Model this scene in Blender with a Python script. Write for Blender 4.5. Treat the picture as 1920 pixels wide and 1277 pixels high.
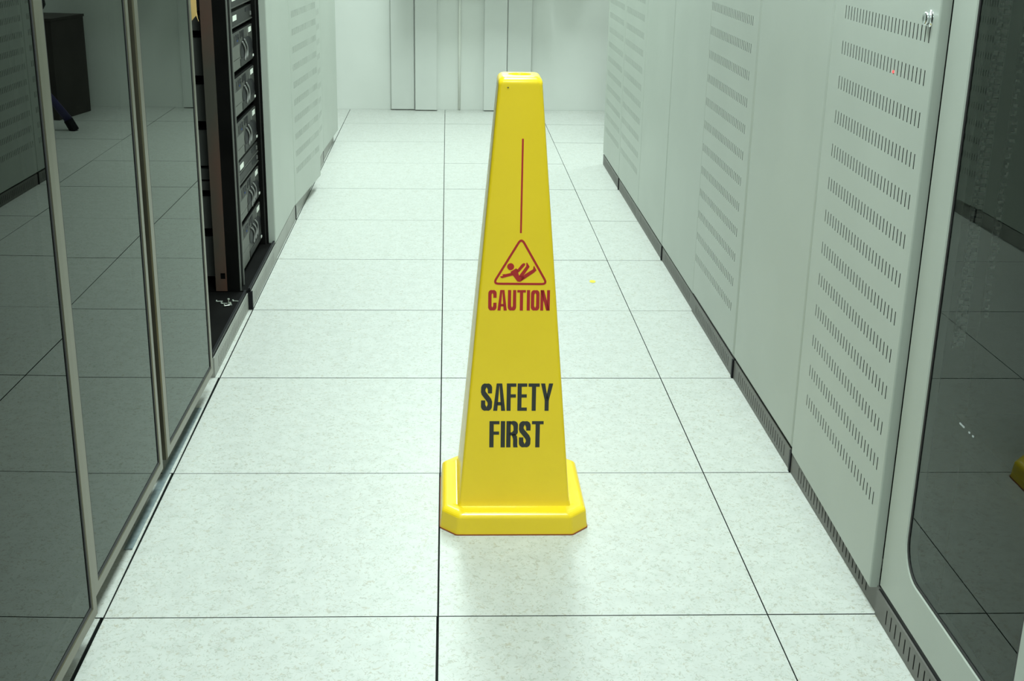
import bpy, bmesh, math, random
from mathutils import Vector, Matrix
random.seed(7)
for o in list(bpy.data.objects): bpy.data.objects.remove(o)
S = bpy.context.scene
C = S.collection

# ------------------------------------------------------------------ camera
F_PX, PITCH, YAW, ROLL = 2325.948, 0.319933, 0.034111, 0.012957
CAM = Vector((0.013966, -1.962390, 1.215929))
fw = Vector((math.sin(YAW)*math.cos(PITCH), math.cos(YAW)*math.cos(PITCH), -math.sin(PITCH)))
rt0 = Vector((math.cos(YAW), -math.sin(YAW), 0)); up0 = rt0.cross(fw)
rt = math.cos(ROLL)*rt0 + math.sin(ROLL)*up0
up = -math.sin(ROLL)*rt0 + math.cos(ROLL)*up0
cd = bpy.data.cameras.new('camera'); cam = bpy.data.objects.new('camera', cd); C.objects.link(cam)
cd.sensor_width = 36; cd.sensor_fit = 'HORIZONTAL'; cd.lens = F_PX/1920*36
cd.shift_x = 46.98/1920; cd.shift_y = -38.83/1920; cd.clip_start = 0.02; cd.clip_end = 60
M3 = Matrix((rt, up, -fw)).transposed()
cam.matrix_world = Matrix.Translation(CAM) @ M3.to_4x4()
S.camera = cam

# ------------------------------------------------------------------ light and exposure
w = bpy.data.worlds.new('world'); S.world = w; w.use_nodes = True
w.node_tree.nodes['Background'].inputs[0].default_value = (0.75, 0.9, 0.82, 1)
w.node_tree.nodes['Background'].inputs[1].default_value = 0.02
S.view_settings.view_transform = 'Standard'; S.view_settings.look = 'None'
S.view_settings.gamma = 1; S.view_settings.use_curve_mapping = False
S.view_settings.exposure = 0.0
LAMPS = [(0.12, -2.4, 36), (0.12, 0.1, 54), (0.12, 2.4, 43), (0.12, 4.6, 60), (1.75, 5.0, 15)]
LAMP_COL = (0.83, 1.0, 0.955)
CEIL = 2.65
for i, (x, y, e) in enumerate(LAMPS):
    ld = bpy.data.lights.new('tube_light', 'AREA'); ld.shape = 'RECTANGLE'
    ld.size = 0.5; ld.size_y = 1.1; ld.energy = e; ld.color = LAMP_COL
    lo = bpy.data.objects.new('tube_light', ld); C.objects.link(lo)
    lo.location = (x, y, CEIL-0.075)

# ------------------------------------------------------------------ materials
def mat(name, col, rough=0.5, metal=0.0, spec=0.5, ior=1.5, coat=0.0):
    m = bpy.data.materials.new(name); m.use_nodes = True
    b = m.node_tree.nodes['Principled BSDF']
    b.inputs['Base Color'].default_value = (*col, 1); b.inputs['Roughness'].default_value = rough
    b.inputs['Metallic'].default_value = metal; b.inputs['IOR'].default_value = ior
    b.inputs['Specular IOR Level'].default_value = spec; b.inputs['Coat Weight'].default_value = coat
    return m
def add_noise(m, scale, c1, c2, bump=0.0, detail=4, lo=0.4, hi=0.6, stretch=None):
    nt = m.node_tree; N = nt.nodes; L = nt.links; b = N['Principled BSDF']
    tc = N.new('ShaderNodeTexCoord'); mp = N.new('ShaderNodeMapping')
    if stretch: mp.inputs['Scale'].default_value = stretch
    L.new(tc.outputs['Object'], mp.inputs[0])
    n = N.new('ShaderNodeTexNoise'); n.inputs['Scale'].default_value = scale; n.inputs['Detail'].default_value = detail
    L.new(mp.outputs[0], n.inputs['Vector'])
    r = N.new('ShaderNodeValToRGB'); r.color_ramp.elements[0].position = lo; r.color_ramp.elements[1].position = hi
    r.color_ramp.elements[0].color = (*c1, 1); r.color_ramp.elements[1].color = (*c2, 1)
    L.new(n.outputs['Fac'], r.inputs[0]); L.new(r.outputs[0], b.inputs['Base Color'])
    if bump:
        bp = N.new('ShaderNodeBump'); bp.inputs['Strength'].default_value = bump; bp.inputs['Distance'].default_value = 0.0006
        n2 = N.new('ShaderNodeTexNoise'); n2.inputs['Scale'].default_value = 900; n2.inputs['Detail'].default_value = 2
        L.new(tc.outputs['Object'], n2.inputs['Vector'])
        L.new(n2.outputs['Fac'], bp.inputs['Height']); L.new(bp.outputs[0], b.inputs['Normal'])
    return m

def floor_mat():
    m = mat('speckled_laminate', (0.8, 0.85, 0.82), 0.40, spec=0.42)
    nt = m.node_tree; N = nt.nodes; L = nt.links; b = N['Principled BSDF']
    g = N.new('ShaderNodeNewGeometry')
    mp = N.new('ShaderNodeMapping'); mp.inputs['Scale'].default_value = (1.0, 1.0, 1)
    L.new(g.outputs['Position'], mp.inputs[0])
    def squiggle(scale, rot, mask_scale, width, seedz, lo, hi):
        mp2 = N.new('ShaderNodeMapping'); mp2.inputs['Location'].default_value = (seedz, seedz*1.7, seedz)
        mp2.inputs['Rotation'].default_value = (0, 0, rot); L.new(mp.outputs[0], mp2.inputs[0])
        n = N.new('ShaderNodeTexNoise'); n.inputs['Scale'].default_value = scale; n.inputs['Detail'].default_value = 1.2
        n.inputs['Distortion'].default_value = 0.8; L.new(mp2.outputs[0], n.inputs['Vector'])
        s = N.new('ShaderNodeMath'); s.operation = 'SUBTRACT'; s.inputs[1].default_value = 0.5; L.new(n.outputs['Fac'], s.inputs[0])
        a = N.new('ShaderNodeMath'); a.operation = 'ABSOLUTE'; L.new(s.outputs[0], a.inputs[0])
        r = N.new('ShaderNodeMapRange'); r.inputs['From Min'].default_value = width*0.35; r.inputs['From Max'].default_value = width
        r.inputs['To Min'].default_value = 1; r.inputs['To Max'].default_value = 0; L.new(a.outputs[0], r.inputs['Value'])
        k = N.new('ShaderNodeTexNoise'); k.inputs['Scale'].default_value = mask_scale; k.inputs['Detail'].default_value = 1
        L.new(mp2.outputs[0], k.inputs['Vector'])
        r2 = N.new('ShaderNodeMapRange'); r2.inputs['From Min'].default_value = lo; r2.inputs['From Max'].default_value = hi
        L.new(k.outputs['Fac'], r2.inputs['Value'])
        mu = N.new('ShaderNodeMath'); mu.operation = 'MULTIPLY'; L.new(r.outputs[0], mu.inputs[0]); L.new(r2.outputs[0], mu.inputs[1])
        return mu.outputs[0]
    def mix(c_in, fac_sock, col, amount):
        x = N.new('ShaderNodeMix'); x.data_type = 'RGBA'
        mm = N.new('ShaderNodeMath'); mm.operation = 'MULTIPLY'; mm.inputs[1].default_value = amount; L.new(fac_sock, mm.inputs[0])
        L.new(mm.outputs[0], x.inputs[0])
        if isinstance(c_in, tuple): x.inputs[6].default_value = (*c_in, 1)
        else: L.new(c_in, x.inputs[6])
        x.inputs[7].default_value = (*col, 1); return x.outputs[2]
    # broad mottling, then three sets of short curly flakes
    br = N.new('ShaderNodeTexNoise'); br.inputs['Scale'].default_value = 26; br.inputs['Detail'].default_value = 3; L.new(mp.outputs[0], br.inputs['Vector'])
    brr = N.new('ShaderNodeMapRange'); brr.inputs['From Min'].default_value = 0.4; brr.inputs['From Max'].default_value = 0.7; L.new(br.outputs['Fac'], brr.inputs['Value'])
    c = mix((0.56, 0.57, 0.54), brr.outputs[0], (0.515, 0.525, 0.495), 1.0)
    c = mix(c, squiggle(76, 0.0, 88, 0.034, 3.1, 0.50, 0.58), (0.36, 0.345, 0.29), 0.7)
    c = mix(c, squiggle(98, 1.1, 105, 0.036, 11.3, 0.50, 0.58), (0.38, 0.41, 0.36), 0.7)
    c = mix(c, squiggle(60, 2.0, 72, 0.028, 27.9, 0.51, 0.59), (0.42, 0.39, 0.31), 0.7)
    L.new(c, b.inputs['Base Color'])
    return m
FLOOR = floor_mat()
PAINT = add_noise(mat('cabinet_paint', (0.5, 0.5, 0.45), 0.42, spec=0.4), 3.0, (0.400, 0.428, 0.386), (0.420, 0.448, 0.405), bump=0.25)
PAINT2 = add_noise(mat('bronze_anodised', (0.3, 0.3, 0.22), 0.30, 0.75, spec=0.4), 4.0, (0.145, 0.135, 0.098), (0.165, 0.152, 0.112), bump=0.1)
PLINTH = add_noise(mat('plinth_steel', (0.12, 0.12, 0.11), 0.5, spec=0.4), 8.0, (0.135, 0.130, 0.118), (0.155, 0.150, 0.135))
PLINTHL = add_noise(mat('plinth_grey', (0.3, 0.3, 0.28), 0.45, spec=0.4), 8.0, (0.27, 0.27, 0.245), (0.30, 0.30, 0.275))
BLACK = mat('black_plastic', (0.010, 0.010, 0.012), 0.5, spec=0.15)
BLACKM = add_noise(mat('black_steel', (0.007, 0.007, 0.007), 0.75, spec=0.04), 5.0, (0.0035, 0.0035, 0.0033), (0.006, 0.0058, 0.0055))
INNER = mat('cabinet_inside', (0.03, 0.03, 0.028), 0.7, spec=0.2)
BARE = mat('bare_edge_steel', (0.16, 0.165, 0.15), 0.45, 0.2)
DARKG = add_noise(mat('server_steel', (0.06, 0.06, 0.058), 0.5, spec=0.15), 9.0, (0.022, 0.022, 0.021), (0.028, 0.028, 0.026))
CHAS = mat('chassis_steel', (0.10, 0.105, 0.095), 0.5, spec=0.3)
BEZEL = mat('server_bezel', (0.055, 0.056, 0.050), 0.5, spec=0.15)
BEZELL = mat('server_bezel_light', (0.105, 0.108, 0.095), 0.5, spec=0.2)
HANDLE = mat('handle_grey', (0.17, 0.17, 0.16), 0.35)
WHITE = mat('paper_label', (0.75, 0.76, 0.70), 0.6)
WALL = add_noise(mat('wall_paint', (0.72, 0.75, 0.7), 0.6, spec=0.25), 2.0, (0.66, 0.68, 0.64), (0.69, 0.71, 0.67))
WALLT = add_noise(mat('trunking_white', (0.72, 0.75, 0.7), 0.45, spec=0.35), 2.0, (0.60, 0.62, 0.585), (0.63, 0.65, 0.615))
CEILM = add_noise(mat('ceiling_tile', (0.75, 0.76, 0.72), 0.8, spec=0.1), 30, (0.72, 0.74, 0.70), (0.76, 0.78, 0.73))
EDGE = mat('tile_edge_trim', (0.03, 0.035, 0.033), 0.6, spec=0.2)
SUB = mat('subfloor_dark', (0.012, 0.013, 0.012), 0.9)
CHROME = mat('chrome', (0.80, 0.82, 0.84), 0.16, 1.0)
ZINC = add_noise(mat('galvanised', (0.4, 0.45, 0.45), 0.4, 0.25), 70, (0.24, 0.30, 0.32), (0.31, 0.37, 0.385))
BRASS = mat('screw_steel', (0.75, 0.8, 0.72), 0.25, 0.6)
MANILA = add_noise(mat('manila_paper', (0.55, 0.36, 0.12), 0.7), 12, (0.52, 0.34, 0.11), (0.60, 0.40, 0.15))
BROWN = add_noise(mat('column_brown', (0.12, 0.08, 0.06), 0.5), 3, (0.050, 0.046, 0.036), (0.105, 0.040, 0.026), stretch=(1, 1, 0.6))
YELLOW = add_noise(mat('cone_yellow', (0.83, 0.66, 0.02), 0.3), 7, (0.93, 0.645, 0.015), (0.97, 0.675, 0.019), lo=0.3, hi=0.7)
YELLOW.node_tree.nodes['Principled BSDF'].inputs['Roughness'].default_value = 0.24
RIM = mat('cone_rim_rust', (0.30, 0.07, 0.012), 0.6)
RED = mat('print_red', (0.44, 0.014, 0.014), 0.5)
INK = mat('print_black', (0.026, 0.027, 0.024), 0.5)
RUBBER = mat('seal_rubber', (0.02, 0.018, 0.02), 0.6)
CARD = add_noise(mat('dark_board', (0.03, 0.025, 0.02), 0.7), 6, (0.030, 0.025, 0.021), (0.038, 0.032, 0.027))
NAVY = mat('navy_plastic', (0.03, 0.025, 0.09), 0.45)
STICK = mat('sticker_yellow', (0.80, 0.72, 0.03), 0.5)
def emit(name, col, e):
    m = bpy.data.materials.new(name); m.use_nodes = True; N = m.node_tree.nodes; N.clear()
    em = N.new('ShaderNodeEmission'); em.inputs[0].default_value = (*col, 1); em.inputs[1].default_value = e
    ou = N.new('ShaderNodeOutputMaterial'); m.node_tree.links.new(em.outputs[0], ou.inputs[0]); return m
LEDR = emit('led_red', (1, 0.03, 0.03), 6); LEDB = emit('led_blue', (0.15, 0.35, 1), 0.25); LEDW = emit('led_white', (0.8, 1, 0.95), 0.35)
DIFF = emit('lamp_diffuser', (0.87, 1, 0.92), 2.2)
def glass(name, tint, ior):
    m = bpy.data.materials.new(name); m.use_nodes = True; N = m.node_tree.nodes; L = m.node_tree.links; N.clear()
    fr = N.new('ShaderNodeFresnel'); fr.inputs[0].default_value = ior
    t = N.new('ShaderNodeBsdfTransparent'); t.inputs[0].default_value = (*tint, 1)
    g = N.new('ShaderNodeBsdfGlossy'); g.inputs['Roughness'].default_value = 0.0; g.inputs[0].default_value = (0.66, 0.71, 0.67, 1)
    mx = N.new('ShaderNodeMixShader'); ou = N.new('ShaderNodeOutputMaterial')
    L.new(fr.outputs[0], mx.inputs[0]); L.new(t.outputs[0], mx.inputs[1]); L.new(g.outputs[0], mx.inputs[2]); L.new(mx.outputs[0], ou.inputs[0])
    return m
GLASSL = glass('smoked_glass', (0.05, 0.05, 0.047), 1.52)
GLASSR = glass('smoked_glass_light', (0.88, 0.88, 0.88), 1.5)

# ------------------------------------------------------------------ helpers
def box(bm, x0, x1, y0, y1, z0, z1):
    x0, x1 = min(x0, x1), max(x0, x1); y0, y1 = min(y0, y1), max(y0, y1); z0, z1 = min(z0, z1), max(z0, z1)
    v = [bm.verts.new(p) for p in ((x0,y0,z0),(x1,y0,z0),(x1,y1,z0),(x0,y1,z0),(x0,y0,z1),(x1,y0,z1),(x1,y1,z1),(x0,y1,z1))]
    for f in ((0,3,2,1),(4,5,6,7),(0,1,5,4),(1,2,6,5),(2,3,7,6),(3,0,4,7)): bm.faces.new([v[i] for i in f])
def bevbox(bm, x0, x1, y0, y1, z0, z1, r, seg=2):
    b = bmesh.new(); box(b, x0, x1, y0, y1, z0, z1)
    bmesh.ops.bevel(b, geom=b.edges[:], offset=r, segments=seg, profile=0.5, affect='EDGES')
    me = bpy.data.meshes.new('tmp'); b.to_mesh(me); b.free(); bm.from_mesh(me); bpy.data.meshes.remove(me)
def tube(bm, pts, r, seg=8):
    pts = [Vector(p) for p in pts]; rings = []
    for i, p in enumerate(pts):
        d = (pts[min(i+1, len(pts)-1)] - pts[max(i-1, 0)]).normalized()
        a = d.orthogonal().normalized() if i == 0 else (ra - d*(ra.dot(d))).normalized()
        ra = a; bb = d.cross(a)
        rr = r[i] if isinstance(r, (list, tuple)) else r
        rings.append([bm.verts.new(p + rr*(math.cos(2*math.pi*k/seg)*a + math.sin(2*math.pi*k/seg)*bb)) for k in range(seg)])
    for i in range(len(rings)-1):
        for k in range(seg): bm.faces.new((rings[i][k], rings[i][(k+1) % seg], rings[i+1][(k+1) % seg], rings[i+1][k]))
    bm.faces.new(rings[0][::-1]); bm.faces.new(rings[-1])
def loft(bm, rings, cap0=True, cap1=True):
    R = [[bm.verts.new(p) for p in r] for r in rings]; n = len(R[0])
    for i in range(len(R)-1):
        for k in range(n): bm.faces.new((R[i][k], R[i][(k+1) % n], R[i+1][(k+1) % n], R[i+1][k]))
    if cap0: bm.faces.new(R[0][::-1])
    if cap1: bm.faces.new(R[-1])
def empty(name, loc, label, cat, group=None):
    o = bpy.data.objects.new(name, None); C.objects.link(o); o.location = loc; o.empty_display_size = 0.05
    o['label'] = label; o['category'] = cat
    if group: o['group'] = group
    return o
def wl(o):
    v = Vector((0, 0, 0))
    while o: v += o.location; o = o.parent
    return v
def part(name, bm, m, parent=None, loc=None, smooth=False, label=None, kind=None, fix=True):
    """bm is in world coordinates; the origin goes to loc (default: the parent's own origin)"""
    if fix: bmesh.ops.recalc_face_normals(bm, faces=bm.faces[:])
    base = wl(parent) if parent else Vector((0, 0, 0))
    org = Vector(loc) if loc is not None else base
    me = bpy.data.meshes.new(name)
    for v in bm.verts: v.co -= org
    bm.to_mesh(me); bm.free(); me.materials.append(m)
    if smooth:
        for p in me.polygons: p.use_smooth = True
    o = bpy.data.objects.new(name, me); C.objects.link(o)
    if parent: o.parent = parent
    o.location = org - base
    if label: o['label'] = label
    if kind: o['kind'] = kind
    return o
def bpart(name, dims, m, parent=None, bev=0, **k):
    bm = bmesh.new()
    if bev: bevbox(bm, *dims, bev)
    else: box(bm, *dims)
    return part(name, bm, m, parent, **k)
def tagthing(o, label, cat, group=None):
    o['label'] = label; o['category'] = cat
    if group: o['group'] = group
    return o

# ------------------------------------------------------------------ room shell
X0, X1, Y0, Y1 = -2.4, 2.6, -4.0, 5.95
def struct(name, dims, m): return bpart(name, dims, m, kind='structure')
floor = struct('floor', (X0-0.1, X1+0.1, Y0-0.1, Y1+0.1, -0.09, -0.032), SUB)
struct('wall_back', (X0-0.1, X1+0.1, Y1, Y1+0.1, -0.03, CEIL+0.1), WALL)
struct('wall_front', (X0-0.1, X1+0.1, Y0-0.1, Y0, -0.03, CEIL+0.1), WALL)
struct('wall_left', (X0-0.1, X0, Y0, Y1, -0.03, CEIL+0.1), WALL)
struct('wall_right', (X1, X1+0.1, Y0, Y1, -0.03, CEIL+0.1), WALL)
struct('ceiling', (X0-0.1, X1+0.1, Y0-0.1, Y1+0.1, CEIL+0.1, CEIL+0.16), CEILM)

def tile_mesh(dx, dy):
    bm = bmesh.new(); bevbox(bm, -dx/2, dx/2, -dy/2, dy/2, -0.032, 0, 0.0006, 1)
    bmesh.ops.recalc_face_normals(bm, faces=bm.faces[:])
    bm.normal_update()
    for f in bm.faces: f.material_index = 0 if f.normal.z > 0.9 else 1
    me = bpy.data.meshes.new('tile'); bm.to_mesh(me); bm.free(); me.materials.append(FLOOR); me.materials.append(EDGE); return me
TM = {}
def tile(x0, x1, y0, y1, z=0.0, rot=0.0):
    key = (round(x1-x0, 4), round(y1-y0, 4))
    if key not in TM: TM[key] = tile_mesh(*key)
    o = bpy.data.objects.new('tile', TM[key]); C.objects.link(o); o.parent = floor
    o.location = ((x0+x1)/2, (y0+y1)/2, z)
    if rot:      # pivot about the near right corner
        o.rotation_euler.z = rot; o.location.x -= (y1-y0)/2*rot; o.location.y += (x1-x0)/2*rot*0.0
cols = [k*0.6 for k in range(-4, 5)]
rows = [k*0.6 for k in range(-7, 10)]
for i, xa in enumerate(cols):
    for y in rows:
        x0, x1 = max(xa, X0)+0.0006, min(xa+0.6, X1)-0.0006
        y0, y1 = max(y, Y0)+0.0009, min(y+0.6, Y1)-0.0009
        if abs(xa+0.6) < .01:                       # the tile left of the aisle's middle joint
            x1 -= 0.0006 if y > 0.1 else 0.0012
            if y < -0.1: x1 -= 0.0012
        if abs(xa+1.2) < .01:                       # tiles in front of the smoked glass cabinets
            x1 -= {-1: 0.0036, 0: 0.0004, 1: 0.0004, 2: 0.0008}.get(round(y/0.6), 0.0006)
            x1 -= 0.001 if y < -0.1 else 0
        tile(x0, x1, y0, y1, random.choice((0, 0, -0.0003, 0.0002)), 0.0055 if abs(xa+1.2) < .01 and round(y/0.6) in (0, 1) else 0.0)
# wall strip still to the right of the last full column is inside wall_right

# ------------------------------------------------------------------ ceiling lights
for i, (x, y, e) in enumerate(LAMPS):
    places = ['near the room front wall behind the viewer', 'above the smoked glass cabinets', 'above the open server racks',
              'above the far end of the aisle', 'in the side bay beyond the right cabinet row']
    t = empty('ceiling_light', (x, y, CEIL+0.1), 'white recessed fluorescent ceiling light ' + places[i], 'ceiling light')
    bm = bmesh.new()
    for d in ((x-.3, x-.26, y-.62, y+.62), (x+.26, x+.3, y-.62, y+.62), (x-.26, x+.26, y-.62, y-.58), (x-.26, x+.26, y+.58, y+.62)):
        box(bm, *d, CEIL-0.03, CEIL+0.1)
    part('frame', bm, WALLT, t)
    bpart('diffuser', (x-.26, x+.26, y-.58, y+.58, CEIL-0.02, CEIL-0.01), DIFF, t)

# ------------------------------------------------------------------ cabinets
def shell(bm, s, xf, y0, y1, z0, z1, depth=1.0, t=0.012, near=True, far=True, back=True):
    xb = xf + s*depth
    if near: box(bm, xf, xb, y0, y0+t, z0, z1)
    if far: box(bm, xf, xb, y1-t, y1, z0, z1)
    if back: box(bm, xb-s*t, xb, y0+t, y1-t, z0, z1)
    box(bm, xf, xb-s*t, y0+t, y1-t, z0, z0+0.008)
    box(bm, xf, xb-s*t, y0+t, y1-t, z1-t, z1)

def rim_ring(y0, y1, z0, z1, ins, x):
    return [(x, y0+ins, z0+ins), (x, y1-ins, z0+ins), (x, y1-ins, z1-ins), (x, y0+ins, z1-ins)]
def door_slab(bm, s, xf, y0, y1, z0, z1, t, r, front=True, seg=4):
    rings = [rim_ring(y0, y1, z0, z1, 0.0, xf+s*t), rim_ring(y0, y1, z0, z1, 0.0, xf+s*r)]
    for k in range(1, seg+1):
        a = math.pi/2*k/seg
        rings.append(rim_ring(y0, y1, z0, z1, r*(1-math.cos(a)), xf+s*r*(1-math.sin(a))))
    loft(bm, rings, cap0=False, cap1=front)
def quad(bm, pts): bm.faces.new([bm.verts.new(p) for p in pts])
def vent_front(bm, s, xf, y0, y1, z0, z1, r, slots, rows_z, sh, sw, skip=()):
    """front sheet of a door with rows of punched vertical slots (real openings)"""
    ya, yb, za, zb = y0+r, y1-r, z0+r, z1-r
    x = xf; d = s*0.0015
    def q(a, b, c, e): 
        if b-a > 1e-5 and e-c > 1e-5: quad(bm, [(x, a, c), (x, b, c), (x, b, e), (x, a, e)])
    zc = za; d = s*0.0005
    for ri, zt in enumerate(rows_z):
        zl, zh = zt-sh, zt
        q(ya, yb, zc, zl); yc = ya
        for si, yy in enumerate(slots):
            if (ri, si) in skip: continue
            a, b = yy-sw/2, yy+sw/2
            q(yc, a, zl, zh); yc = b
            for p in ([(x,a,zl),(x,b,zl),(x+d,b,zl),(x+d,a,zl)], [(x,a,zh),(x,b,zh),(x+d,b,zh),(x+d,a,zh)],
                      [(x,a,zl),(x,a,zh),(x+d,a,zh),(x+d,a,zl)], [(x,b,zl),(x,b,zh),(x+d,b,zh),(x+d,b,zl)]): quad(bm, p)
        q(yc, yb, zl, zh); zc = zh
    q(ya, yb, zc, zb)
def rotate_about(bm, x, y, ang):
    bmesh.ops.rotate(bm, cent=(x, y, 0), matrix=Matrix.Rotation(ang, 3, 'Z'), verts=bm.verts[:])

def lock(door, s, xf, y, z, r=0.011, label='chrome lock', swing=None):
    bm = bmesh.new()
    n = 20
    def ring(x, rr): return [(x, y+rr*math.cos(2*math.pi*k/n), z+rr*math.sin(2*math.pi*k/n)) for k in range(n)]
    loft(bm, [ring(xf, r*1.25), ring(xf-s*0.001, r*1.2), ring(xf-s*0.0015, r*0.9), ring(xf-s*0.005, r*0.88), ring(xf-s*0.006, r*1.0),
              ring(xf-s*0.009, r*1.0), ring(xf-s*0.0105, r*0.8), ring(xf-s*0.0095, r*0.55)])
    if swing: rotate_about(bm, *swing)
    o = part('lock', bm, CHROME, door, label=label)
    for p in o.data.polygons: p.use_smooth = True
    return o

def plinth(t, s, xf, y0, y1, h, m, slots=None, zs=(0.012, 0.041), cap=None, thick=0.02, depth=0.9):
    """skirting of sheet steel with punched slots; backed by a dark inner frame"""
    bm = bmesh.new(); x = xf
    def q(a, b, c, e):
        if b-a > 1e-5: quad(bm, [(x, a, c), (x, b, c), (x, b, e), (x, a, e)])
    q(y0, y1, 0.001, zs[0]); q(y0, y1, zs[1], h); yc = y0
    for yy in (slots or []):
        a, b = yy-0.0022, yy+0.0022
        q(yc, a, *zs); yc = b
        d = s*0.0005
        for p in ([(x,a,zs[0]),(x,b,zs[0]),(x+d,b,zs[0]),(x+d,a,zs[0])], [(x,a,zs[0]),(x,a,zs[1]),(x+d,a,zs[1]),(x+d,a,zs[0])],
                  [(x,b,zs[0]),(x,b,zs[1]),(x+d,b,zs[1]),(x+d,b,zs[0])], [(x,a,zs[1]),(x,b,zs[1]),(x+d,b,zs[1]),(x+d,a,zs[1])]): quad(bm, p)
    q(yc, y1, *zs)
    quad(bm, [(x, y0, h), (x, y1, h), (x+s*.0035, y1, h), (x+s*.0035, y0, h)])
    quad(bm, [(x, y0, .001), (x, y0, h), (x+s*depth, y0, h), (x+s*depth, y0, .001)])
    quad(bm, [(x, y1, .001), (x, y1, h), (x+s*depth, y1, h), (x+s*depth, y1, .001)])
    p = part('plinth', bm, m, t, fix=False)
    bpart('inner_frame', (xf+s*0.0035, xf+s*0.010, y0+.004, y1-.004, 0.002, h+0.012), BLACK, p)
    if cap: bpart('end_cap', (xf-s*0.0030, xf+s*0.020, y0-0.001, y0+cap+.005, 0.001, h+.001), BLACK, p)
    return p
def span(a, b, n): return [a+(b-a)*k/(n-1) for k in range(n)]

H = 2.0
def solid_cab(label, s, y0, y1, xd, xp, r, vent=None, zb=0.058, t=0.022, hp=0.052, pm=PLINTH, cap=None, swing=0.0, dy=(0, 0), pslots=True, group=None, lk=None, far_hinge=False, skip=(), sides=(True, True)):
    root = empty('server_cabinet', (xp+s*0.05, (y0+y1)/2, 0), label, 'cabinet', group)
    bm = bmesh.new(); shell(bm, s, xd+s*(t+0.003), y0+.001, y1-.001, 0.066, H, near=sides[0], far=sides[1])
    part('carcass', bm, PAINT, root)
    # dark inner lining a little behind the door
    bm = bmesh.new(); shell(bm, s, xd+s*(t+0.012), y0+.014, y1-.014, 0.066, H-.014, depth=0.95, t=0.003)
    part('lining', bm, INNER, root)
    ps = span(y0+0.064, y1-0.064, 24) if pslots else None
    plinth(root, s, xp, y0+.001, y1-.001, hp, pm, ps, cap=cap)
    a, b = y0+0.0015+dy[0], y1-0.0015+dy[1]
    bm = bmesh.new()
    door_slab(bm, s, xd, a, b, zb, H-.002, t, r, front=not vent)
    if vent:
        sl, zt0, pitch, nr, sh, sw = vent
        vent_front(bm, s, xd, a, b, zb, H-.002, r, sl, [zt0+k*pitch for k in range(nr)], sh, sw, skip)
    bmesh.ops.remove_doubles(bm, verts=bm.verts[:], dist=1e-6) if not vent else None
    if swing: rotate_about(bm, xd, b if far_hinge else a, swing)
    d = part('door', bm, PAINT, root, fix=not vent)
    if lk: lock(d, s, xd, *lk, swing=(xd, b if far_hinge else a, swing) if swing else None)
    return root, d

# right row, from the camera away (x = 0.8 and beyond)
R_SL = span(0.046, 0.518, 26)
solid_cab('pale grey slotted cabinet with round chrome lock, beside the tinted glass door', 1,
          0.0, 0.6, 0.798, 0.800, 0.003, vent=(R_SL, 0.2245, 0.0684, 25, 0.0255, 0.0045), zb=0.049, t=0.018, dy=(0.010, 0),
          cap=None, swing=math.radians(-1.25), far_hinge=True, lk=(0.0495, 1.058), skip={(13, 1)}) 
solid_cab('pale grey cabinet with plain unslotted door between the two big slotted doors on the right', 1,
          0.6, 1.2, 0.797, 0.800, 0.008, zb=0.060, cap=0.004, lk=(0.663, 1.075, 0.010))
solid_cab('pale grey cabinet with slotted door, second slotted one from the viewer in the right row', 1,
          1.2, 1.8, 0.796, 0.798, 0.009, vent=(span(1.272, 1.778, 26), 0.196, 0.0698, 25, 0.024, 0.005), zb=0.060, cap=0.004, dy=(0.002, 0))
solid_cab('pale grey cabinet with plain door just beyond the second slotted door on the right', 1,
          1.8, 2.4, 0.798, 0.801, 0.003, zb=0.058)
solid_cab('pale grey plain cabinet in the right row, just before its two far slotted cabinets', 1,
          2.4, 3.0, 0.797, 0.800, 0.004, zb=0.058, cap=0.002, dy=(0.0015, 0))
solid_cab('pale grey slotted cabinet, second from the far end of the right row', 1,
          3.0, 3.6, 0.797, 0.800, 0.003, vent=(span(3.075, 3.57, 26), 0.205, 0.0686, 25, 0.026, 0.0045), zb=0.058)
solid_cab('pale grey cabinet with slotted door standing last at the far end of the right row', 1,
          3.6, 4.2, 0.797, 0.799, 0.003, vent=(span(3.66, 4.14, 26), 0.205, 0.0686, 25, 0.026, 0.0045), zb=0.058, cap=0.002, dy=(0.002, 0))

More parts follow.
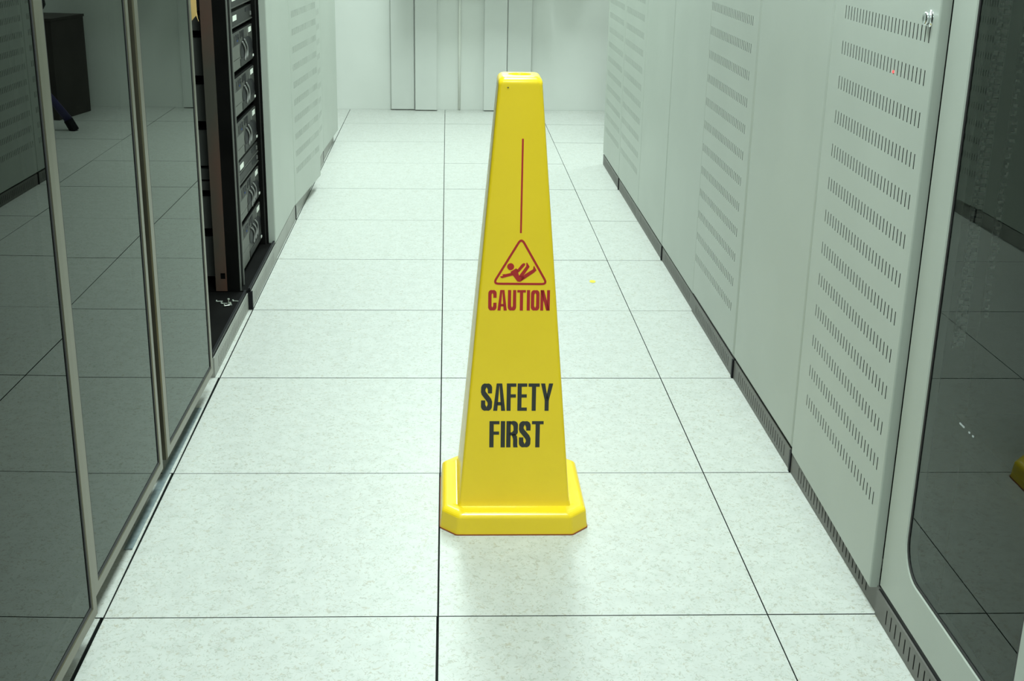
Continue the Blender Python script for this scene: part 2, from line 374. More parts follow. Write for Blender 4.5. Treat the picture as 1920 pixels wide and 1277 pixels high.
def round_rect(y0, y1, z0, z1, r, n=8):
    out = []
    for cy, cz, a0 in ((y1-r, z1-r, 0), (y0+r, z1-r, 90), (y0+r, z0+r, 180), (y1-r, z0+r, 270)):
        for k in range(n+1):
            a = math.radians(a0+90*k/n); out.append((cy+r*math.cos(a), cz+r*math.sin(a)))
    return out
def glass_door(root, s, xd, y0, y1, z0, z1, fr, r, t, gm, fm, xg, seal=0.004, swing=0.0, pivot=None):
    """door frame with a (rounded) opening, rubber seal and smoked pane; fr = frame widths (y0 side, y1 side, bottom, top)"""
    n = 8 if r > 0.002 else 1
    inner = round_rect(y0+fr[0], y1-fr[1], z0+fr[2], z1-fr[3], max(r, 0.0015), n)
    per = n+1
    outc = [(y1, z1), (y0, z1), (y0, z0), (y1, z0)]
    bm = bmesh.new()
    def ring(x, pts): return [bm.verts.new((x, p[0], p[1])) for p in pts]
    e = 0.003
    iF = ring(xd, inner)
    ic = [(p[0], p[1]) for p in inner]
    cy, cz = (y0+y1)/2, (z0+z1)/2
    inn = round_rect(y0+fr[0]+e, y1-fr[1]-e, z0+fr[2]+e, z1-fr[3]-e, max(r-e*.5, 0.001), n)
    iM = ring(xd+s*e, inn); iB = ring(xd+s*t, inn)
    oo = [(y1-e, z1-e), (y0+e, z1-e), (y0+e, z0+e), (y1-e, z0+e)]
    oF = ring(xd, oo); oM = ring(xd+s*e, outc); oB = ring(xd+s*t, outc)
    N = len(iF)
    for k in range(N):
        k2 = (k+1) % N
        bm.faces.new((iF[k], iF[k2], iM[k2], iM[k])); bm.faces.new((iM[k], iM[k2], iB[k2], iB[k]))
        c, c2 = k//per, k2//per
        if c == c2: bm.faces.new((oF[c], iF[k2], iF[k])); bm.faces.new((oB[c], iB[k], iB[k2]))
        else: bm.faces.new((oF[c], oF[c2], iF[k2], iF[k])); bm.faces.new((oB[c2], oB[c], iB[k], iB[k2]))
    for c in range(4):
        c2 = (c+1) % 4
        bm.faces.new((oF[c2], oF[c], oM[c], oM[c2])); bm.faces.new((oM[c2], oM[c], oB[c], oB[c2]))
    def sw(b):
        if swing: rotate_about(b, pivot[0], pivot[1], swing)
    sw(bm)
    door = part('door', bm, fm, root)
    # rubber seal round the pane
    bm = bmesh.new(); xs = xg-s*0.0015
    a = round_rect(y0+fr[0]+e*.6, y1-fr[1]-e*.6, z0+fr[2]+e*.6, z1-fr[3]-e*.6, max(r, 0.001), n)
    b = round_rect(y0+fr[0]+e+seal, y1-fr[1]-e-seal, z0+fr[2]+e+seal, z1-fr[3]-e-seal, max(r-seal, 0.0008), n)
    A = ring_ = [bm.verts.new((xs, *p)) for p in a]; B = [bm.verts.new((xs, *p)) for p in b]; B2 = [bm.verts.new((xg, *p)) for p in b]
    for k in range(N):
        k2 = (k+1) % N; bm.faces.new((A[k], A[k2], B[k2], B[k])); bm.faces.new((B[k], B[k2], B2[k2], B2[k]))
    sw(bm); part('seal', bm, RUBBER, door)
    bm = bmesh.new(); quad(bm, [(xg, y0+fr[0]*.6, z0+fr[2]*.6), (xg, y1-fr[1]*.6, z0+fr[2]*.6), (xg, y1-fr[1]*.6, z1-fr[3]*.6), (xg, y0+fr[0]*.6, z1-fr[3]*.6)])
    sw(bm); bm.normal_update()
    if bm.faces[:][0].normal.x*s > 0: bmesh.ops.reverse_faces(bm, faces=bm.faces[:])
    part('glass', bm, gm, door, fix=False)
    return door

def glazed_cab(label, s, y0, y1, xd, xp, xg, gm, fm, fr, r, zb, swing=0.0, pivot=None, hp=0.052, pm=PLINTH, t=0.02, dy=(0, 0), cap=None, shift=0.0):
    root = empty('server_cabinet', (xp+s*0.05, (y0+y1)/2, 0), label, 'cabinet')
    bm = bmesh.new(); shell(bm, s, xd+s*(t+0.004+shift), y0+.001, y1-.001, 0.056, H); part('carcass', bm, BLACKM, root)
    bm = bmesh.new(); shell(bm, s, xd+s*(t+0.006+shift), y0+.0135, y1-.0135, 0.066, H-.0135, depth=0.97, t=0.003); part('lining', bm, BLACKM, root)
    plinth(root, s, xp, y0+.001, y1-.001, hp, pm, span(y0+.064, y1-.056, 22) if s > 0 else None, cap=cap)
    door = glass_door(root, s, xd, y0+.0015+dy[0], y1-.0015+dy[1], zb, H-.002, fr, r, t, gm, fm, xg, swing=swing, pivot=pivot)
    return root, door

gr, _ = glazed_cab('cabinet with tinted glass in a wide pale frame with rounded corners, nearest on the right', 1,
           -0.6, 0.0, 0.799, 0.797, 0.8025, GLASSR, PAINT, (0.085, 0.090, 0.083, 0.083), 0.062, 0.060, hp=0.050)
# perforated cable rails behind the tinted glass
bm = bmesh.new(); box(bm, .837, .8385, -.081, -.0785, .545, 1.9); box(bm, .8555, .857, -.081, -.0785, .545, 1.9)
z = .548; k = 0; tabs = bmesh.new()
while z < 1.25:
    if k % 2: box(tabs, .8385, .8455, -.081, -.0785, z, z+.006); box(tabs, .8475, .8555, -.081, -.0785, z-.002, z+.0035)
    else: box(tabs, .8385, .8425, -.081, -.0785, z+.001, z+.004); box(tabs, .8455, .8555, -.081, -.0785, z, z+.0065)
    z += .0104; k += 1
part('perforated_rail', bm, BEZEL, gr); part('rail_tabs', tabs, WHITE, gr)
bm = bmesh.new(); z = .60
while z < 1.25:
    a = random.uniform(.876, .880); b_ = a+random.uniform(.004, .009)
    box(bm, a, b_, -.088, -.086, z, z+random.uniform(.002, .005)); 
    if random.random() < .5: box(bm, b_-.002, b_, -.088, -.086, z, z+.008)
    z += random.uniform(.012, .015)
part('cable_clips', bm, WHITE, gr)
bpart('mounting_post', (.876, .892, -.0855, -.080, .07, 1.9), BLACKM, gr)

# left row: smoked glass doors (aisle side x = -0.6)
LG = dict(gm=GLASSL, fm=PAINT2, fr=(0.030, 0.022, 0.022, 0.03), r=0.0, zb=0.058, t=0.022, pm=PLINTHL)
glazed_cab('smoked glass cabinet nearest the viewer in the left row', -1, -0.66, -0.065, -0.5935, -0.640, -0.5965,
           swing=math.radians(-1.0), pivot=(-0.5935, -0.66), dy=(0, -0.012), shift=0.012, **LG)
glazed_cab('smoked glass cabinet in the middle of the three on the left', -1, -0.06, 0.52, -0.6005, -0.645, -0.6035,
           swing=math.radians(-0.35), pivot=(-0.6005, -0.06), dy=(0.02, -0.018), shift=0.010, **LG)
g3, d3 = glazed_cab('smoked glass cabinet on the left beside the open server racks', -1, 0.53, 1.195, -0.598, -0.645, -0.6005,
           swing=math.radians(-0.5), pivot=(-0.598, 0.53), dy=(0.015, -0.112), shift=0.010, **LG)

# left row: open rack A (y 1.2-1.8) and open rack B (y 1.8-2.4)
ra = empty('server_cabinet', (-0.66, 1.5, 0), 'open empty black rack with loose screws on its floor, left side', 'cabinet')
bm = bmesh.new(); box(bm, -.628, -1.6, 1.205, 1.217, .06, H); box(bm, -1.6, -1.588, 1.217, 1.797, .06, H); box(bm, -.628, -1.588, 1.217, 1.797, H-.012, H)
part('carcass', bm, BLACKM, ra)
bpart('floor_plate', (-.616, -1.588, 1.2175, 1.797, .056, .060), BLACKM, ra)
plinth(ra, -1, -.613, 1.203, 1.797, .056, PLINTHL, span(1.262, 1.745, 25), zs=(.010, .042), cap=None)
bpart('post', (-.628, -.65, 1.2175, 1.232, .0605, H-.0125), BLACKM, ra)

rb = empty('server_cabinet', (-0.66, 2.1, 0), 'open black rack filled with grey servers, left side', 'cabinet')
bm = bmesh.new(); box(bm, -.628, -1.6, 2.386, 2.398, .06, H); box(bm, -1.6, -1.588, 1.803, 2.386, .06, H); box(bm, -.628, -1.588, 1.803, 2.386, H-.012, H)
part('carcass', bm, BLACKM, rb)
bpart('floor_plate', (-.606, -1.588, 1.803, 2.3855, .058, .062), BLACKM, rb)
plinth(rb, -1, -.603, 1.803, 2.398, .058, PLINTHL, span(1.862, 2.33, 25), zs=(.012, .044), cap=.006)
p1 = bpart('mounting_post', (-.637, -.712, 1.803, 1.8725, .0625, H-.0125), BLACKM, rb)
bpart('edge_strip', (-.6335, -.637, 1.803, 1.809, .0625, 1.9), BARE, p1, label='bare grey steel edge')
bpart('edge_strip', (-.6335, -.637, 1.867, 1.8725, .0625, 1.9), BARE, p1, label='bare grey steel edge')
p2 = bpart('mounting_post', (-.637, -.66, 2.372, 2.3855, .0625, H-.0125), BLACKM, rb)
bpart('edge_strip', (-.6335, -.637, 2.372, 2.375, .0625, 1.9), DARKG, p2)
bm = bmesh.new(); box(bm, -.677, -.712, 1.7985, 1.8025, .121, 1.9); box(bm, -.677, -.712, 1.7985, 1.8025, .0625, .101)
box(bm, -.677, -.681, 1.7985, 1.8025, .101, .121); box(bm, -.696, -.712, 1.7985, 1.8025, .101, .121)
part('side_rail', bm, BROWN, rb, label='brownish side rail with a square cut-out near the floor')
bpart('mounting_post', (-.72, -.76, 2.372, 2.3855, .0625, H-.0125), BLACKM, rb)

# servers in rack B
YN, YF = 1.880, 2.368
def bx(name, y0, y1, z0, z1, d0, d1, m, parent, **k):     # d = how far proud of (-)/behind (+) the bezel plane
    return bpart(name, (-.65-d1, -.65-d0, y0, y1, z0, z1), m, parent, **k)
def server(zb, zt, label, arcs):
    t = empty('server', (-.66, (YN+YF)/2, zb), label, 'server', None)
    h = zt-zb
    bx('chassis', YN+.004, YF-.004, zb+.001, zt-.012, .004, .62, CHAS, t)
    bz = bx('bezel', YN, YF, zb, zt-.012, .0, .004, BEZEL, t)
    bx('top_edge', YN, YF, zt-.012, zt-.007, .004, .3, BLACKM, t)
    # light left column, with a seam
    bx('side_panel', YN+.005, 2.085, zb+.003, zt-.094, -.002, 0, BEZELL, bz); bx('side_panel', YN+.005, 2.085, zt-.092, zt-.052, -.002, 0, BEZELL, bz)
    pn = bx('control_panel', 2.0, 2.095, zt-.047, zt-.020, -.001, 0, DARKG, bz)
    bx('status_light', 2.048, 2.056, zt-.041, zt-.036, -.002, -.001, LEDB, pn, label='small blue status light')
    for k, (a, b_, c, e) in enumerate(((2.03, 2.075, .018, .023), (2.035, 2.08, .028, .033), (2.07, 2.08, .018, .030), (2.115, 2.13, .014, .032), (2.145, 2.158, .014, .030), (2.17, 2.19, .014, .045))):
        bx('port', a, b_, zt-e-.005, zt-c-.001, -.0015, 0, BLACK, bz)
    bx('label_sticker', 2.29, 2.345, zt-.034, zt-.018, -.001, 0, WHITE, bz, label='white paper label')
    bx('trim_line', 2.262, 2.268, zt-.050, zt-.018, -.0012, 0, HANDLE, bz)
    # dark recess with curved handles
    bm = bmesh.new(); n = 20; cy, cz, ry, rz = 2.235, zt-.080, .128, .038
    bm.faces.new([bm.verts.new((-.6488, cy+ry*math.cos(2*math.pi*k/n), cz+rz*math.sin(2*math.pi*k/n)+.05*(cy-(cy+ry*math.cos(2*math.pi*k/n)))*-.0)) for k in range(n)])
    part('recess', bm, BLACK, bz)
    for a in range(arcs):
        y_ = 2.135+a*.040
        bm = bmesh.new()
        tube(bm, [(-.646, y_+.035*math.sin(math.pi*k/10)+.04*k/10, zt-.050-.062*k/10+(0.004*a)) for k in range(11)], .0032, 6)
        part('handle', bm, HANDLE, bz, smooth=True)
    bx('drive_door', 2.10, YF-.004, zb+.003, zb+.026, -.002, 0, DARKG, bz)
    bx('latch', 2.345, 2.362, zb+.008, zb+.015, -.004, -.0, WHITE, bz)
    return t
def slim(zb, zt, label, lab):
    t = empty('rack_unit', (-.66, (YN+YF)/2, zb), label, 'rack unit')
    bx('chassis', YN+.004, YF-.004, zb+.001, zt-.003, .004, .62, CHAS, t)
    f = bx('faceplate', YN, YF, zb, zt-.003, 0, .004, DARKG, t)
    bx('lower_lip', YN, YF, zb, zb+.003, -.003, 0, BEZEL, f)
    if lab: bx('label_sticker', 1.99, 2.06, zt-.03, zt-.014, -.001, 0, WHITE, f, label='white paper label')
    bx('latch', 2.34, 2.35, zb+.012, zb+.024, -.003, 0, HANDLE, f)
    bx('vent_panel', 2.24, 2.32, zt-.020, zt-.008, -.001, 0, BLACK, f)
    return t
server(.722, .849, 'grey server right under the flat labelled rack unit at the top of the photo', 2)
server(.583, .709, 'grey server, second from the top among the tall ones in the left rack', 2)
server(.444, .570, 'grey server resting above the slim flat unit in mid rack', 2)
slim(.400, .438, 'slim dark flat rack unit with white label, mid rack between tall servers', True)
slim(.366, .398, 'slim blank dark rack unit directly under the labelled mid rack one', False)
server(.243, .361, 'grey server with three curved handles below the blank slim unit', 3)
server(.085, .232, 'grey server with three curved handles, lowest in the left rack', 3)
slim(.856, .905, 'flat dark rack unit with wide white label at the top edge of the photo', True)
slim(.915, .965, 'dark rack unit with small white label cut by the top of the photo', True)
server(.972, 1.10, 'grey server above the top edge of the view in the left rack', 2)

# left row: solid cabinets from y 2.4 on
solid_cab('pale grey cabinet with plain door right beyond the open server racks', -1,
          2.4, 3.0, -0.603, -0.604, 0.004, zb=0.062, t=0.025, hp=.060, pm=PLINTHL, dy=(-.006, 0), cap=None, pslots=False)
solid_cab('pale grey cabinet with slotted door standing slightly ajar in the left row', -1,
          3.0, 3.6, -0.602, -0.604, 0.004, vent=(span(3.055, 3.565, 26), 0.205, 0.069, 25, 0.026, 0.0045), zb=0.060, t=0.022, hp=.056,
          pm=PLINTHL, swing=math.radians(-4.3), cap=.002, pslots=False)
solid_cab('pale grey cabinet with slotted door half hidden behind the ajar door, left row', -1,
          3.6, 4.2, -0.601, -0.604, 0.004, vent=(span(3.66, 4.14, 26), 0.205, 0.069, 25, 0.026, 0.0045), zb=0.060, hp=.056, pm=PLINTHL, pslots=False)
solid_cab('pale grey cabinet with plain door, last at the far end of the left row', -1,
          4.2, 4.8, -0.601, -0.606, 0.004, zb=0.060, hp=.056, pm=PLINTHL, swing=math.radians(-2.0), cap=.002, pslots=False)

# ------------------------------------------------------------------ safety cone
CX, CY = 0.1535, 0.457
cone = empty('safety_cone', (CX, CY, 0), 'tall yellow four sided safety cone printed CAUTION and SAFETY FIRST in mid aisle', 'safety cone')
def sq(z, h, r, n=5, hx=None):
    out = []
    for sx, sy, a0 in ((1, 1, 0), (-1, 1, 90), (-1, -1, 180), (1, -1, 270)):
        for k in range(n+1):
            a = math.radians(a0+90*k/n)
            out.append((CX+sx*(h-r)+r*math.cos(a), CY+sy*(h-r)+r*math.sin(a), z))
    return out
def octo(z, h, c, rr=0.004):
    """chamfered square with slightly softened corners"""
    P = [(h, -(h-c)), (h, h-c), (h-c, h), (-(h-c), h), (-h, h-c), (-h, -(h-c)), (-(h-c), -h), (h-c, -h)]
    out = []
    for i, p in enumerate(P):
        a = Vector(P[i-1]); b = Vector(p); d = Vector(P[(i+1) % 8])
        p0 = b+(a-b).normalized()*rr; p1 = b+(d-b).normalized()*rr
        for t_ in (0, .5, 1):
            q = p0.lerp(b, t_).lerp(b.lerp(p1, t_), t_); out.append((CX+q.x, CY+q.y, z))
    return out
bm = bmesh.new()
rings = [octo(0.0025, .1525, .034), octo(0.012, .1515, .034), octo(0.034, .1495, .034)]
for k in range(1, 7):
    a = math.pi/2*k/6; rings.append(octo(0.034+.012*math.sin(a), .1495-.014*(1-math.cos(a)), .034-.003*k/6))
rings += [octo(0.047, .128, .024), octo(0.0485, .119, .012, .002)]
loft(bm, rings); part('base', bm, YELLOW, cone)
bm = bmesh.new(); loft(bm, [octo(0.0, .1535, .034), octo(.0025, .1535, .034)]); part('rubber_rim', bm, RIM, cone, label='rust brown rim under the base')
bm = bmesh.new()
bh, th, zb_, zt_ = .1145, .0425, .047, .898
rings = [sq(zb_-.001, bh+.004, .010), sq(zb_+.004, bh+.0005, .007), sq(.06, bh-(.06-zb_)*(bh-th)/(zt_-zb_), .006), sq(zt_, th, .007), sq(zt_+.003, th+.0003, .008)]
for k in range(1, 7):
    a = math.pi/2*k/6; rings.append(sq(zt_+.003+.013*math.sin(a), th-.011*(1-math.cos(a)), .009))
zt2 = zt_+.016
def ell(z, a, b_, n=24): return [(CX+a*math.cos(2*math.pi*(k-.0)/n), CY+b_*math.sin(2*math.pi*k/n), z) for k in range(n)]
# the last square ring has 24 points: join it to an elliptical grip hole
rings.append(ell(zt2, .023, .019)); rings += [ell(zt2-.003, .0215, .0175), ell(zt2-.05, .020, .016)]
loft(bm, rings, cap0=False, cap1=True)
body = part('body', bm, YELLOW, cone)
for p in body.data.polygons: p.use_smooth = True
body.data.set_sharp_from_angle(angle=math.radians(40))

# printing on the front face: u across, v up the slope
A0 = Vector((0, CY-(bh-(.05-zb_)*(bh-th)/(zt_-zb_)), .05)); A1 = Vector((0, CY-th, zt_)); SL = (A1-A0).normalized()
NRM = Vector((1, 0, 0)).cross(SL); 
if NRM.y > 0: NRM = -NRM
def fpt(u, v, off): return A0 + Vector((CX+u, 0, 0)) + SL*v + NRM*off
def prism(bm, poly, o0=0.00003, o1=0.0004):
    a = [bm.verts.new(fpt(u, v, o1)) for u, v in poly]; b_ = [bm.verts.new(fpt(u, v, o0)) for u, v in poly]
    bm.faces.new(a)
    for i in range(len(a)): bm.faces.new((a[i], a[i-1], b_[i-1], b_[i]))
def strip(bm, path, wd, closed=False):
    """flat band along a path; wd a number or (horizontal stroke, vertical stroke) widths"""
    P = [Vector(p) for p in path]; n = len(P); L_, R_ = [], []
    for i in range(n):
        a = P[i-1] if (i > 0 or closed) else P[i]; b_ = P[(i+1) % n] if (i < n-1 or closed) else P[i]
        d1 = (P[i]-a); d2 = (b_-P[i])
        d1 = d1.normalized() if d1.length > 0 else d2.normalized(); d2 = d2.normalized() if d2.length > 0 else d1
        t_ = (d1+d2).normalized(); nn = Vector((-t_.y, t_.x)); m_ = 1/max(.5, nn.dot(Vector((-d1.y, d1.x))))
        ww = wd if not isinstance(wd, tuple) else wd[0]*abs(t_.x)+wd[1]*abs(t_.y)
        L_.append(P[i]+nn*ww/2*m_); R_.append(P[i]-nn*ww/2*m_)
    for i in range(n if closed else n-1):
        j = (i+1) % n; prism(bm, [tuple(L_[i]), tuple(L_[j]), tuple(R_[j]), tuple(R_[i])])
def arc(cx, cy, rx, ry, a0, a1, n=8): return [(cx+rx*math.cos(math.radians(a0+(a1-a0)*k/n)), cy+ry*math.sin(math.radians(a0+(a1-a0)*k/n))) for k in range(n+1)]
s_ = .155; hb = .118
def glyph(ch):
    """(width, [filled polygons], [stroke paths]) in units of the letter height"""
    w = {'C': .40, 'A': .455, 'U': .40, 'T': .42, 'I': s_, 'O': .41, 'N': .46, 'S': .41, 'F': .36, 'E': .36, 'Y': .46, 'R': .41}[ch]
    P, Q = [], []; h2 = s_/2; r = (w-s_)/2; ry = .15
    def rect(a, b_, c, d): P.append([(a, c), (b_, c), (b_, d), (a, d)])
    if ch == 'I': rect(0, w, 0, 1)
    if ch == 'T': rect(0, w, 1-hb, 1); rect(w/2-h2, w/2+h2, 0, 1-hb)
    if ch in 'FE':
        rect(0, s_, 0, 1); rect(s_, w, 1-hb, 1); rect(s_, w*.97, .485, .485+hb)
        if ch == 'E': rect(s_, w, 0, hb)
    if ch == 'A':
        P.append([(0, 0), (s_, 0), (w/2+.0, .93), (w/2, 1), (w/2-.105, 1)]); P.append([(w, 0), (w/2+.105, 1), (w/2, 1), (w/2, .93), (w-s_, 0)])
        P.append([(s_*.75, .2), (w-s_*.75, .2), (w-s_*.9, .32), (s_*.9, .32)])
    if ch == 'Y':
        P.append([(0, 1), (s_*1.02, 1), (w/2+.005, .60), (w/2+h2, .38), (w/2-h2, .38)]); P.append([(w, 1), (w/2+h2, .38), (w/2-.02, .45), (w/2-.005, .60), (w-s_*1.02, 1)])
        rect(w/2-h2, w/2+h2, 0, .40)
    if ch == 'N':
        rect(0, s_*.93, 0, 1); rect(w-s_*.93, w, 0, 1); P.append([(0, 1), (s_*1.1, 1), (w, 0), (w-s_*1.1, 0)])
    if ch == 'U': Q.append([(h2, 1)] + arc(w/2, h2*.85+ry, r, ry, 180, 360) + [(w-h2, 1)])
    if ch == 'O': Q.append(('c', arc(w/2, 1-h2*.85-ry, r, ry, 0, 180) + arc(w/2, h2*.85+ry, r, ry, 180, 360)))
    if ch == 'C': Q.append([(w-h2, .62)] + arc(w/2, 1-h2*.85-ry, r, ry, 0, 180) + arc(w/2, h2*.85+ry, r, ry, 180, 360) + [(w-h2, .38)])
    if ch == 'S': Q.append([(w-h2, .64)] + arc(w/2, 1-h2*.85-ry, r, ry, 0, 180) + [(h2, .70), (h2+.03, .63), (w-h2-.04, .40), (w-h2, .31)] + arc(w/2, h2*.85+ry, r, ry, 0, -180) + [(h2, .38)])
    if ch == 'R':
        rect(0, s_, 0, 1)
        Q.append([(s_*.6, 1-h2*.8), (w/2, 1-h2*.8)] + arc(w/2+.0, 1-h2*.8-.13, r, .13, 90, 0, 5) + [(w-h2, .66)] + arc(w/2, .63, r, .115, 0, -90, 5) + [(s_*.6, .515)])
        P.append([(w/2-.02, .50), (w*.75, .53), (w-h2*.3, .42), (w-.01, .3), (w-.01, .08), (w+.005, 0), (w-s_, 0), (w-s_-.01, .1), (w-s_-.01, .32), (w-s_-.05, .44)])
    return w, P, Q
def word(name, text, u0, v0, h, total, m, slant=0.012, label=None):
    ws = [glyph(c)[0] for c in text]; gap = .048; nat = sum(ws)+gap*(len(text)-1); kx = total/(nat*h)
    bm = bmesh.new(); x = 0
    def T(p): return (u0+(p[0]+x)*h*kx + slant*0, v0+p[1]*h)
    for c in text:
        w_, P, Q = glyph(c)
        for p in P: prism(bm, [T(q) for q in p])
        for q in Q:
            cl = isinstance(q, tuple); pts = [T(k) for k in (q[1] if cl else q)]
            strip(bm, pts, (hb*h*.95, s_*h*kx), cl)
        x += w_+gap
    return part(name, bm, m, body, label=label)
word('lettering', 'CAUTION', -.0575, .4113, .0415, .1222, RED, label='red word CAUTION')
word('lettering', 'SAFETY', -.0700, .2030, .0575, .1452, INK, label='black word SAFETY')
word('lettering', 'FIRST', -.0525, .1250, .0560, .1100, INK, label='black word FIRST')
bm = bmesh.new(); strip(bm, [(.0050, .5668), (.0060, .7502)], .0036); part('printed_line', bm, RED, body, label='thin red vertical line')
def cp(cx, cy):
    px, py = 880+cx/6.385, 420+cy/6.385
    return ((px-969.97)*.001055, .4666+(531-py)*.001069)
# warning triangle
ap, bl, br_ = cp(613, 170), cp(283, 715), cp(930, 718)
def rounded(pts, r, n=6):
    out = []
    for i in range(3):
        a, b_, d = Vector(pts[i-1]), Vector(pts[i]), Vector(pts[(i+1) % 3])
        p0 = b_+(a-b_).normalized()*r; p1 = b_+(d-b_).normalized()*r
        for k in range(n+1):
            t_ = k/n; out.append(tuple(p0.lerp(b_, t_).lerp(b_.lerp(p1, t_), t_)))
    return out
bm = bmesh.new(); strip(bm, rounded([ap, br_, bl], .0115), .0043, True); part('warning_triangle', bm, RED, body, label='red rounded triangle outline')
bm = bmesh.new()
hc = cp(489, 510); prism(bm, [(hc[0]+.00695*math.cos(2*math.pi*k/20), hc[1]+.0070*math.sin(2*math.pi*k/20)) for k in range(20)])
for poly in ([(365, 628), (372, 640), (388, 648), (520, 614), (505, 583), (430, 600), (410, 600), (390, 604), (396, 614), (400, 620)],
             [(487, 572), (555, 530), (572, 548), (580, 580), (592, 618), (640, 625), (660, 640), (605, 692), (572, 688), (515, 612)],
             [(558, 540), (575, 540), (622, 480), (640, 468), (662, 470), (660, 492), (592, 572), (576, 580)],
             [(590, 620), (674, 505), (676, 462), (686, 462), (716, 510), (655, 600), (625, 655)],
             [(625, 640), (662, 600), (757, 540), (763, 502), (770, 500), (798, 553), (770, 580), (612, 689)]):
    prism(bm, [cp(*p) for p in poly])
part('falling_figure', bm, RED, body, label='red slipping figure pictogram')
bm = bmesh.new(); prism(bm, [(-.0255, .846), (-.0225, .846), (-.0222, .8475), (-.0252, .8478)], 0.0, .0012); part('scuff_mark', bm, INK, body, label='tiny dark scuff')

# ------------------------------------------------------------------ back wall trunking and added shading boxes
def trunk(x0, x1, d, label, z1=0.895, zb=0.004):
    t = empty('cable_trunking', ((x0+x1)/2, Y1-d/2, 0), label, 'trunking', None)
    bpart('channel', (x0, x1, Y1-d+.006, Y1-.0005, zb, z1), WALLT, t)
    bpart('cover', (x0+.0015, x1-.0015, Y1-d, Y1-d+.006, zb+.002, z1-.002), WALLT, t, bev=.0015)
    return t
trunk(-.340, -.194, .030, 'white flat vertical trunking on the back wall, leftmost of four')
trunk(-.188, -.050, .055, 'white vertical trunking on the back wall, second from the left, before the recess')
trunk(.242, .386, .055, 'white vertical trunking on the back wall, directly behind the cone on its left')
trunk(.389, .540, .040, 'white vertical trunking on the back wall, rightmost of four')
tp = bmesh.new(); tube(tp, [(.090, Y1-.012, .002), (.090, Y1-.012, 0.895)], .008, 12)  # white tube added in place of a bright highlight line on the wall
tagthing(part('streak_tube', tp, WHITE, None, loc=(.090, Y1-.012, 0), smooth=True), 'thin white tube imitating a bright streak of light between the back wall trunkings', 'streak_tube')
def board(x0, x1, z0, z1, d, label):  # box added above the view to cast soft shade down the wall
    t = empty('shade_box', ((x0+x1)/2, Y1, z0), label, 'shade_box')
    bpart('housing', (x0, x1, Y1-d, Y1-.0005, z0, z1), WALLT, t, bev=.004)
    dr = bpart('door', (x0+.02, x1-.02, Y1-d-.014, Y1-d-.0005, z0+.02, z1-.02), WALLT, t, bev=.003)
    bpart('handle', (x1-.07, x1-.05, Y1-d-.026, Y1-d-.0145, (z0+z1)/2-.05, (z0+z1)/2+.05), BLACK, dr)
board(-.22, .56, 0.90, 1.85, .40, 'wide white unseen box added above the trunkings to shade the back wall')
board(.62, .98, 0.90, 1.7, .36, 'small white unseen box added at the right to shade the back wall')
board(-.98, -.60, 1.25, 1.95, .20, 'white unseen box added at the left corner to shade the back wall')

# ------------------------------------------------------------------ seen only mirrored in the glass: board box and stool
t = empty('storage_box', (1.22, 5.55, 0), 'dark brown folded board box by the back wall, mirrored in the left glass', 'box')
bm = bmesh.new(); box(bm, 1.09, 1.45, 5.42, 5.80, 0.001, .57); rotate_about(bm, 1.2, 5.6, math.radians(12)); part('body', bm, CARD, t)
bm = bmesh.new(); box(bm, 1.085, 1.455, 5.415, 5.805, .571, .585); rotate_about(bm, 1.2, 5.6, math.radians(12)); part('lid', bm, CARD, t)
t = empty('stool', (1.20, 5.02, 0), 'tall stool with slanted navy legs and black feet, mirrored in the left glass', 'stool')
for k in range(3):
    a = math.radians(170+120*k); c, s2 = math.cos(a), math.sin(a)
    bm = bmesh.new(); tube(bm, [(1.20+.02*c, 5.02+.02*s2, .36), (1.20+.16*c, 5.02+.16*s2, .17), (1.20+.235*c, 5.02+.235*s2, .06)], [.018, .021, .024], 10)
    lg = part('leg', bm, NAVY, t, smooth=True)
    bm = bmesh.new(); tube(bm, [(1.20+.232*c, 5.02+.232*s2, .062), (1.20+.262*c, 5.02+.262*s2, .0)], [.027, .027], 10); part('rubber_foot', bm, BLACK, lg)
bm = bmesh.new(); tube(bm, [(1.20, 5.02, .35), (1.20, 5.02, .66)], .022, 12); part('column', bm, BLACK, t, smooth=True)
bm = bmesh.new(); n = 24
loft(bm, [[(1.20+r_*math.cos(2*math.pi*k/n), 5.02+r_*math.sin(2*math.pi*k/n), z_) for k in range(n)] for r_, z_ in ((.12, .655), (.155, .665), (.17, .69), (.165, .72), (.13, .73))])
part('seat', bm, BLACK, t, smooth=True)

# ------------------------------------------------------------------ small things
tagthing(bpart('metal_strip', (-.624, -.6085, .25, .98, .0004, .0032), ZINC, loc=(-.616, .615, 0)), 'thin galvanised metal strip lying on the floor under the smoked glass doors', 'metal strip')
bm = bmesh.new(); n = 14
loft(bm, [[(.516+r_*math.cos(2*math.pi*k/n), 2.127+.016*math.sin(2*math.pi*k/n)*(r_/.0105), z_) for k in range(n)] for r_, z_ in ((.0105, .0003), (.0105, .0009))])
tagthing(part('sticker', bm, STICK, loc=(.516, 2.127, 0)), 'small round yellow sticker on the floor right of the cone', 'sticker')
def screw(x, y, ang, up_=False, label=''):
    bm = bmesh.new(); c, s2 = math.cos(ang), math.sin(ang); z_ = .0628
    L_ = .017
    if up_: ax = [(x, y, .0605+.0002), (x, y, .0605+L_)]; hd = [(x, y, .0605+L_), (x, y, .0605+L_+.003)]
    else: ax = [(x, y, z_), (x+c*L_, y+s2*L_, z_)]; hd = [(x-c*.003, y-s2*.003, z_+.0012), (x, y, z_+.0012)]
    t_ = empty('screw', (x, y, .060), label, 'screw', 'loose screws on the open rack floor')
    tube(bm, ax, .0017, 6); part('shank', bm, BRASS, t_)
    bm = bmesh.new(); tube(bm, hd, .0035, 8); part('head', bm, BRASS, t_)
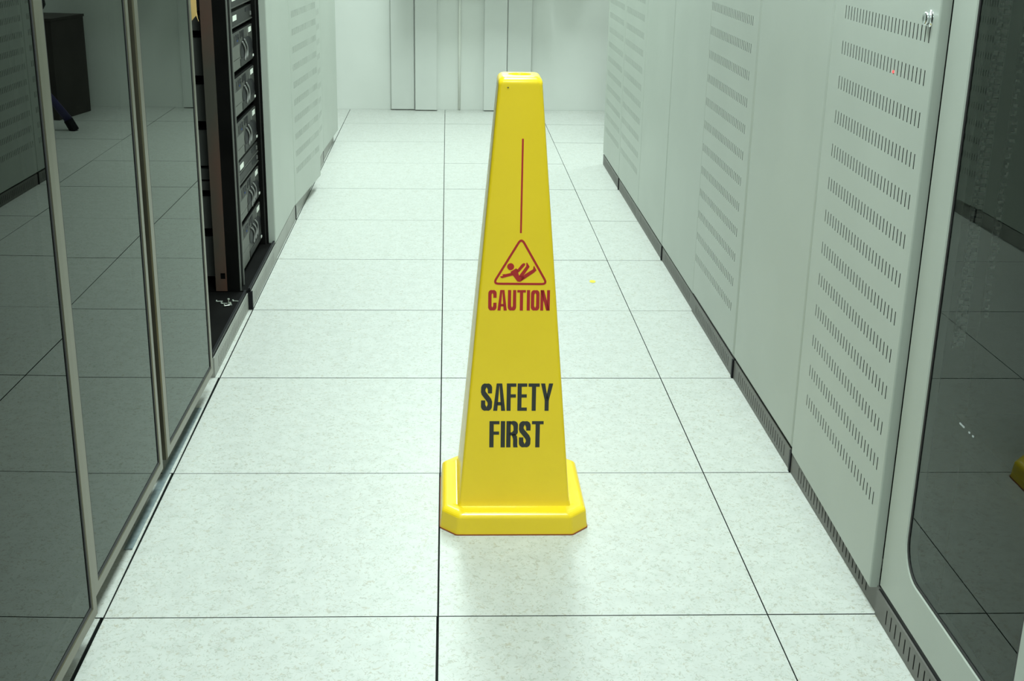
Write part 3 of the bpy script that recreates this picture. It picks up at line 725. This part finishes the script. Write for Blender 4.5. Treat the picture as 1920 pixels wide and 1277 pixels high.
lab = ['loose screw at the left end of the little pile', 'loose screw second from the left of the pile', 'loose screw standing upright in the pile', 'loose screw at the right end of the little pile',
       'short loose screw lying below the upright one', 'loose screw lying askew right of the upright one']
for (x, y, a, u_), l in zip(((-.690, 1.690, .05, False), (-.672, 1.670, -.05, False), (-.650, 1.662, 0, True), (-.641, 1.695, -.15, False), (-.659, 1.645, .5, False), (-.646, 1.668, -1.2, False)), lab):
    screw(x, y, a, u_, l + ' in the open rack')
# manila envelope hanging beside the front post of the open rack
bm = bmesh.new()
prf = [(-.650, 1.35), (-.6045, 1.35), (-.6045, .965), (-.6030, .950), (-.6010, .943), (-.6062, .957), (-.612, .951), (-.6285, .932), (-.650, .925)]
for yy in (1.200, 1.2035): bm.faces.new([bm.verts.new((x, yy, z)) for x, z in prf])
bm.verts.ensure_lookup_table(); n = len(prf)
for i in range(n): bm.faces.new((bm.verts[i], bm.verts[(i+1) % n], bm.verts[n+(i+1) % n], bm.verts[n+i]))
ev = part('envelope', bm, MANILA, loc=(-.625, 1.202, 1.35)); tagthing(ev, 'manila paper envelope with torn corner hanging at the edge of the open rack', 'envelope')
# little red light inside the near slotted cabinet
t = empty('power_unit', (.90, .25, .90), 'dark unit with red light behind the near slotted door on the right', 'power unit')
bpart('housing', (.85, 1.5, .1, .5, .90, 1.0), INNER, t)
bm = bmesh.new(); tube(bm, [(.850, .202, .955), (.791, .200, .9555)], .0015, 6); lo_ = part('light_pipe', bm, BLACK, t)
bm = bmesh.new(); tube(bm, [(.791, .200, .9555), (.7885, .200, .9555)], .0021, 8); part('led', bm, LEDR, lo_, label='lit red light')
# equipment faintly seen through the tinted glass at the near right
t = empty('network_switch', (.9, -.3, .40), 'dark switch with tiny white lights behind the tinted glass door', 'switch')
bpart('chassis', (.862, 1.3, -.53, -.07, .385, .425), BLACKM, t)
for k, yy in enumerate((-.098, -.108, -.112, -.135, -.15)):
    bpart('port_light', (.8605, .862, yy-.002-(.004 if k == 0 else 0), yy+.002, .418, .4205), LEDW, t)
